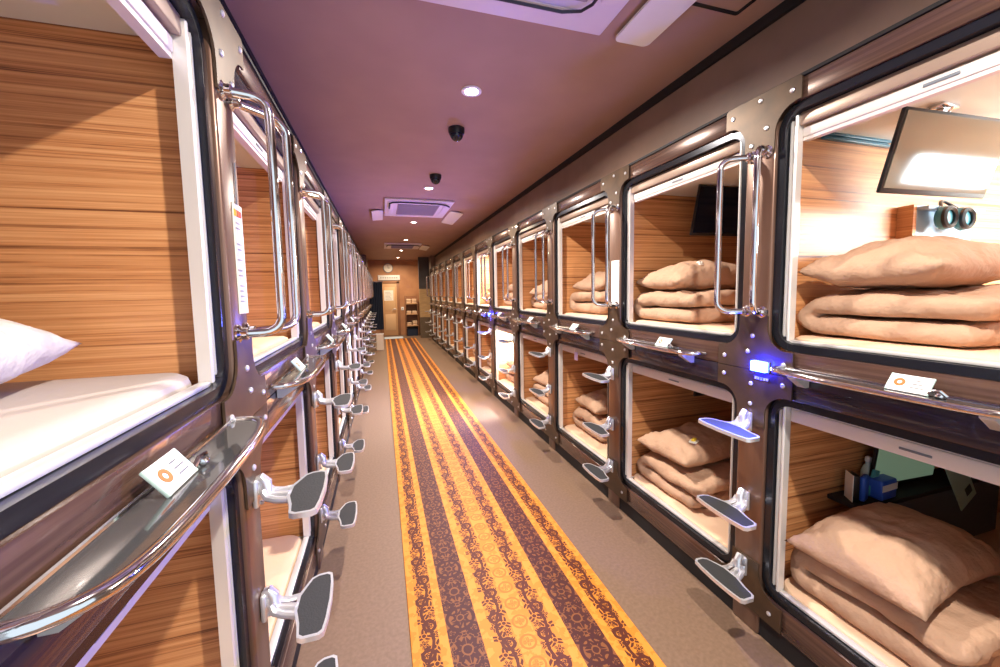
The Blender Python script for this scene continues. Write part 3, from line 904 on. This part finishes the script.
# lamp panels inside lit capsules
def pod_lamp(k, lvl, x, y, power, lab, size=(.5, .12), col=(.86, .95, 1.)):
    zc = 2.197 if lvl == 'u' else 1.072
    t = thing('capsule_lamp', lab, 'lamp', (x, y, zc), 0, 'lit lamps in the right row')
    link('lamp_case', MB().box(-size[0]/2-.02, size[0]/2+.02, -size[1]/2-.015, size[1]/2+.015, -.018, -.0005, .005).mesh('lamp_case', 'white_plastic'), t)
    link('diffuser', (MB().box(-size[0]/2, size[0]/2, -size[1]/2, size[1]/2, -.024, -.0185) if lvl == 'u' else MB().prism([(-size[0]/2, -.0185), (size[0]/2, -.0185), (size[0]/2, -.115), (size[0]/2-.03, -.125)], 'y', -size[1]/2, size[1]/2)).mesh('diffuser', 'lamp_white'), t)
    l = bpy.data.lights.new('capsule_lamp_light', 'AREA'); l.shape = 'RECTANGLE'; l.size = size[0]; l.size_y = size[1]*.9; l.energy = power; l.color = col
    lo = bpy.data.objects.new('capsule_lamp_light', l); COL.objects.link(lo); lo.parent = t; lo.location = (0, 0, -.035 if lvl == 'u' else -.10); lo.rotation_euler = (0, 0 if lvl == 'u' else 1.15, 0)
t = thing('capsule_lamp', 'white wall lamp lighting the nearest upper right capsule', 'lamp', (3.12, y0+.0605, 1.93), 0, 'lit lamps in the right row')
link('lamp_case', MB().box(-.33, .33, .0005, .022, -.09, .09, .005).mesh('lamp_case', 'white_plastic'), t)
link('diffuser', MB().box(-.31, .31, .0225, .03, -.075, .075, .003).mesh('diffuser', 'lamp_white'), t)
l = bpy.data.lights.new('capsule_lamp_light', 'AREA'); l.shape = 'RECTANGLE'; l.size = .6; l.size_y = .14; l.energy = 30; l.color = (.84, .95, 1.)
lo = bpy.data.objects.new('capsule_lamp_light', l); COL.objects.link(lo); lo.parent = t; lo.location = (0, .034, 0); lo.rotation_euler = (PI/2, 0, 0)
pod_lamp(4, 'l', 2.25, ybay(4)+.5, 150, 'white lamp lighting a lower capsule halfway along the right row', (.16, .5))
pod_lamp(5, 'u', 1.95, ybay(5)+.5, 40, 'white lamp lighting an upper capsule halfway along the right row')
t = tag(link('corner_rail', MB().box(0, .42, -.018, 0, -.03, -.018, .003).box(0, .42, -.018, 0, -.0125, -.0005, .003).box(0, .42, -.006, 0, -.0185, -.012).mesh('corner_rail', 'rail_teal'), None, (1.80, y0+P-.0605, 2.1975)), 'dark teal rail along the ceiling corner behind the tilted screen', 'rail')
# shelf and amenities in the nearest lower right capsule
ys = y0+P-.0605
SZ = .585
t = thing('bed_shelf', 'dark shelf behind the pillow in the nearest lower right capsule', 'shelf', (1.95, ys, SZ))
link('shelf_board', MB().box(0, 1.03, -.135, -.0005, -.02, 0, .003).mesh('shelf_board', 'gap_dark'), t)
link('shelf_front', MB().box(0, 1.03, -.135, -.123, -.30, -.0205).mesh('shelf_front', 'shelf_dark'), t)
monitor(2.13, ys-.085, .845, .42, .24, 1.073, 'small screen with greenish glow on a bracket, nearest lower right capsule', tilt=.1, scr='screen_green')
def small(name, mb, mat, loc, lab, cat, rz=0., group=None):
    o = link(name, mb.mesh(name, mat), None, loc, (0, 0, rz)); return tag(o, lab, cat, group)
t = thing('info_folder', 'dark folder with pale edge standing leftmost on the dark capsule shelf', 'folder', (2.0, ys-.07, SZ+.001), -.6)
link('cover', MB().box(-.012, .012, -.03, .03, 0, .12, .002).mesh('cover', 'black_plastic'), t)
link('paper_edge', MB().box(-.0145, -.0122, -.032, .032, 0, .122).mesh('paper_edge', 'paper'), t)
small('amenity_pouch', MB().box(-.03, .03, -.012, .012, 0, .115, .010, 3), 'blue_box', (2.04, ys-.09, SZ+.001), 'upright blue pouch standing beside the dark folder', 'pouch', .3)
small('leaning_booklet', MB().box(-.02, .02, -.005, .005, 0, .12, .002).xform(Matrix.Rotation(.3, 4, 'Y')), 'booklet_teal', (2.10, ys-.08, SZ+.006), 'thin teal booklet leaning between the blue pouch and the tissue packet', 'booklet')
t = thing('tissue_packet', 'blue tissue packet with white band on the dark capsule shelf', 'tissue packet', (2.15, ys-.095, SZ+.001), .05)
link('wrapper', MB().box(-.055, .055, -.03, .03, 0, .09, .008, 3).mesh('wrapper', 'blue_box'), t)
link('band', MB().box(-.0555, .0555, -.0306, -.0301, .042, .072).mesh('band', 'white_plastic'), t)
t = thing('water_bottle', 'small clear bottle with rounded cap behind the blue tissue packet', 'bottle', (2.16, ys-.035, SZ+.001))
link('bottle_body', MB().lathe([(.022, 0), (.026, .006), (.026, .09), (.018, .115), (.010, .125), (.010, .138)]).mesh('bottle_body', 'clear_tag'), t)
link('cap', MB().lathe([(.013, .1385), (.014, .145), (.012, .158), (.006, .163)]).mesh('cap', 'white_plastic'), t)
t = thing('leaflet', 'pale green leaflet tilted against the dark shelf front, right of the small screen', 'leaflet', (2.715, ys-.1385, .478))
R = Matrix.Rotation(-.58, 4, 'Y')
link('sheet', MB().box(-.06, .07, -.002, .002, 0, .28).xform(R).mesh('sheet', 'leaflet_green'), t)
link('printed_panel', MB().box(.005, .05, -.0035, -.0021, .04, .085).xform(R).mesh('printed_panel', 'leaflet_ink'), t)
# ear plug packets left on the bedding
def packet(loc, lab, col, rz):
    t = thing('earplug_packet', lab, 'packet', loc, rz)
    link('pouch', MB().box(-.03, .03, -.022, .022, 0, .010, .004).mesh('pouch', 'paper'), t)
    for dx in (-.012, .012):
        link('earplug', MB().lathe([(.003, -.012), (.008, -.010), (.008, .006), (.004, .012)], (dx, 0, .017), 12, 'y').mesh('earplug', col), t)
packet((XR+.34, ybay(1)+.66, PK_U), 'white packet on the pillow in the second upper right capsule', 'paper', .3)
packet((XR+.27, ybay(1)+.60, PK_L), 'yellow earplugs on the pillow in the second lower right capsule', 'yellow_foam', .5)
packet((XR+.50, ybay(0)+.42, PK_B), 'clear packet lying on the duvet in the nearest lower right capsule', 'clear_tag', .2)

# ------------------------------------------------------------------ notices
def notice(name, lab, loc, w, h, side, seed, accents=True, hang=0.):
    rnd = random.Random(seed)
    t = thing(name, lab, 'notice', loc)
    m = side == -1
    link('sheet', MB().box(-.0025, -.0005, -w/2, w/2, 0, h).mesh('sheet', 'paper', mirror=m), t)
    k = MB(); n = int(h/.018)
    for i in range(n):
        if rnd.random() < .3: continue
        l = w*rnd.uniform(.25, .36); c = rnd.uniform(-.06, .06)*w
        k.box(-.0032, -.0026, c-l, c+l, h*.06+i*.015, h*.06+i*.015+.004)
    link('print', k.mesh('print', 'notice_ink', mirror=m), t)
    if accents:
        for c, mat in ((-.3, 'yellow_ink'), (.0, 'orange_ink'), (.28, 'red_ink')):
            link('accent', MB().box(-.0034, -.0027, c*w-.009, c*w+.009, h-.035, h-.016).mesh('accent', mat, mirror=m), t)
    if hang:
        link('string', MB().tube([(-.002, 0, h), (-.002, .004, h+hang)], .0015, 6).mesh('string', 'grey_plastic', mirror=m), t)
notice('paper_notice', 'tall white paper notice hung on the nearest left post', (XL, ypost(0)+.03, 1.50), .072, .315, -1, 1, True, .12)
notice('paper_notice', 'tall cream paper notice on the second right post', (XR, ypost(1)-.015, 1.43), .09, .32, 1, 2, False)
t = thing('wall_sticker', 'small white and blue sticker high inside the second upper left capsule', 'sticker', (-.60, ypost(1)-.0605, 2.22))
link('sticker_face', MB().box(-.05, .05, -.0025, -.0005, 0, .105).mesh('sticker_face', 'paper'), t)
link('sticker_print', MB().box(-.042, .042, -.0034, -.0026, .066, .095).box(-.04, .02, -.0034, -.0026, .045, .05).box(-.04, .03, -.0034, -.0026, .028, .033).mesh('sticker_print', 'blue_box'), t)
t = thing('hanging_tag', 'small lilac clip tag under the header of the third lower right capsule', 'tag', (XR+.028, ybay(2)+.60, .955))
link('tag_plate', MB().box(-.004, 0, -.028, .028, 0, .07, .003).mesh('tag_plate', 'lilac'), t)
link('tag_hook', MB().tube([(-.002, 0, .07), (-.006, 0, .085), (-.006, 0, .095)], .004, 8).mesh('tag_hook', 'chrome'), t)
t = thing('coat_hook', 'pale curved wall hook high inside the nearest upper left capsule', 'hook', (-.93, y0+P-.0605, 2.10))
link('hook_arm', MB().tube([(-.06, -.004, .05), (-.045, -.02, .045), (-.02, -.03, .025), (.0, -.032, -.01)], [.007, .009, .010, .012], 10).mesh('hook_arm', 'hook_wood'), t)
link('hook_plate', MB().box(-.075, -.045, -.006, -.0005, .035, .065, .002).mesh('hook_plate', 'chrome'), t)

# ------------------------------------------------------------------ far end of the corridor
W0 = YEND
t = thing('wall_clock', 'round white wall clock above the door at the far end', 'clock', (.25, W0-.0005, 2.50))
link('clock_rim', MB().lathe([(.17, 0), (.175, -.03), (.155, -.045)], n=32, axis='y').mesh('clock_rim', 'grey_plastic'), t)
f = link('clock_face', MB().lathe([(.154, -.040), (.154, -.0465)], n=32, axis='y').mesh('clock_face', 'clock_face'), t)
link('clock_hand', MB().box(-.006, .006, -.052, -.048, -.01, .10).mesh('clock_hand', 'black_plastic'), f)
link('clock_hand', MB().box(-.01, .07, -.054, -.0525, -.007, .007).mesh('clock_hand', 'black_plastic'), f)
t = thing('wall_sign', 'long white sign board over the door at the far end', 'sign', (.26, W0-.0005, 2.05))
link('sign_board', MB().box(-.38, .40, -.04, 0, 0, .19, .008).mesh('sign_board', 'white_plastic'), t)
k = MB()
for i in range(8): k.box(-.30+i*.08, -.25+i*.08, -.043, -.0405, .07, .12)
link('sign_print', k.mesh('sign_print', 'notice_ink'), t)
d = link('door_1', MB().box(.02, .53, W0-.045, W0-.001, .005, 1.93, .004).mesh('door_1', 'door_tan')); d['kind'] = 'structure'
fr = link('trim_5', MB().box(.53, .63, W0-.06, W0-.001, 0, 2.0, .004).box(-.10, .02, W0-.06, W0-.001, 0, 2.0, .004).box(-.10, .63, W0-.06, W0-.001, 1.935, 2.0, .004).mesh('trim_5', 'wall_end_trim')); fr['kind'] = 'structure'
link('door_panel', MB().box(.09, .46, W0-.052, W0-.0455, .95, 1.80, .003).box(.09, .46, W0-.052, W0-.0455, .2, .8, .003).mesh('door_panel', 'door_tan_light'), d)
link('door_handle', MB().tube([(.48, W0-.046, .98), (.48, W0-.10, .98), (.36, W0-.10, .98)], .014, 10).mesh('door_handle', 'chrome'), d)
t = thing('door_notice', 'white paper notice pinned on the tan door', 'notice', (.23, W0-.0525, 1.30))
link('sheet', MB().box(-.16, .17, -.002, 0, 0, .38).mesh('sheet', 'paper'), t)
k = MB()
for i in range(6): k.box(-.12, .12-.03*(i % 3), -.0035, -.0022, .05+i*.05, .065+i*.05)
link('print', k.mesh('print', 'notice_ink'), t)
t = thing('intercom', 'white switch plate on the wall right of the tan door', 'switch', (.72, W0-.0005, .98))
link('plate', MB().box(-.05, .05, -.012, 0, -.05, .07, .004).mesh('plate', 'white_plastic'), t)
link('button', MB().box(-.015, .015, -.018, -.0125, -.01, .02, .002).mesh('button', 'grey_plastic'), t)
# curtain hanging at the end of the left row
cb = MB(); pts = []; n = 40
for i in range(n+1): pts.append((-.40+.42*i/n, .022*math.sin(i*1.25)))
A = [cb.verts([(x, 13.22+y, z) for x, y in pts]) for z in (.38, 1.2, 1.94)]
B = [cb.verts([(x, 13.232+y, z) for x, y in pts]) for z in (.38, 1.2, 1.94)]
for S_ in (A, B):
    for r0, r1 in zip(S_, S_[1:]):
        for i in range(n): cb.bm.faces.new((r0[i], r0[i+1], r1[i+1], r1[i]))
for r in (0, 2):
    for i in range(n): cb.bm.faces.new((A[r][i], A[r][i+1], B[r][i+1], B[r][i]))
for e in (0, n):
    for r in (0, 1): cb.bm.faces.new((A[r][e], A[r+1][e], B[r+1][e], B[r][e]))
t = thing('curtain', 'dark navy curtain hanging at the end of the left row', 'curtain', (0, 0, 0))
link('cloth', cb.mesh('cloth', 'navy_cloth'), t)
link('curtain_rod', MB().tube([(-.439, 13.226, 1.955), (.05, 13.226, 1.955)], .014, 10).mesh('curtain_rod', 'chrome'), t)
t = thing('waste_bin', 'white box bin on the floor in front of the navy curtain', 'bin', (-.105, 11.2, 0))
b_ = MB().ring(rrect(-.10, .10, -.13, .13, .02, 3), rrect(-.09, .09, -.12, .12, .015, 3), 'z', .01, .43).box(-.095, .095, -.125, .125, 0, .012)
link('bin_body', b_.mesh('bin_body', 'bin_white'), t)
link('bin_rim', MB().ring(rrect(-.106, .106, -.136, .136, .022, 3), rrect(-.088, .088, -.118, .118, .014, 3), 'z', .4305, .445).mesh('bin_rim', 'white_plastic'), t)
t = thing('door_mat', 'pale blue mat on the floor before the tan door', 'mat', (.32, 13.98, 0))
link('mat_pile', MB().box(-.30, .33, -.30, .30, .001, .012, .004).mesh('mat_pile', 'mat_blue'), t)
link('mat_border', MB().ring(rrect(-.33, .36, -.33, .33, .02, 3), rrect(-.305, .335, -.305, .305, .01, 3), 'z', .001, .010).mesh('mat_border', 'grey_plastic'), t)
# towel shelves
t = thing('shelf_unit', 'brown open shelf unit with folded towels at the far end', 'shelf', (1.02, 14.32, 0))
for x in (-.225, .205): link('side_board', MB().box(x, x+.02, 0, .42, 0, 1.46, .002).mesh('side_board', 'shelf_brown'), t)
for z in (.36, .78, 1.16): link('shelf_board', MB().box(-.2045, .2045, 0, .41, z, z+.024, .002).mesh('shelf_board', 'shelf_light'), t)
link('back_board', MB().box(-.2045, .2045, .411, .42, .0, 1.46).mesh('back_board', 'shelf_brown'), t)
for i, (dx, z, n_) in enumerate(((-.10, 1.1845, 3), (.10, 1.1845, 3), (-.10, .8045, 2), (.10, .8045, 2), (-.10, .3845, 2), (.10, .3845, 3))):
    for q in range(n_):
        side = 'left' if dx < 0 else 'right'; tier = ('top', 'top', 'middle', 'middle', 'lowest', 'lowest')[i]
        u = thing('folded_towel', f'{["lowest", "second", "third"][q]} folded towel of the {side} pile on the {tier} board', 'towel', (1.02+dx, 14.50, z+.056*q), 0, 'folded towels on the shelf unit')
        link('towel_roll', MB().box(-.085, .085, -.14, .14, 0, .053, .022, 3).mesh('towel', 'towel'), u)
t = thing('storage_crate', 'dark crate on the floor under the towel shelves', 'crate', (1.02, 14.50, 0))
link('crate_body', MB().ring(rrect(-.19, .19, -.15, .15, .02, 3), rrect(-.175, .175, -.135, .135, .015, 3), 'z', .0, .26).box(-.18, .18, -.14, .14, .002, .014).mesh('crate', 'navy_cloth'), t)
link('crate_rim', MB().ring(rrect(-.198, .198, -.158, .158, .02, 3), rrect(-.174, .174, -.134, .134, .015, 3), 'z', .2605, .275).mesh('crate_rim', 'black_plastic'), t)
# ------------------------------------------------------------------ lights, world, view
w = bpy.data.worlds.new('world'); scene.world = w; w.use_nodes = True
w.node_tree.nodes['Background'].inputs[0].default_value = (.80, .92, 1., 1)
w.node_tree.nodes['Background'].inputs[1].default_value = 1.
scene.view_settings.view_transform = 'Standard'
scene.view_settings.look = 'None'
scene.view_settings.gamma = 1
scene.view_settings.use_curve_mapping = False
scene.view_settings.exposure = 0.35
scene.cycles.use_denoising = True
scene.cycles.max_bounces = 8
scene.cycles.diffuse_bounces = 5
scene.cycles.sample_clamp_indirect = 6
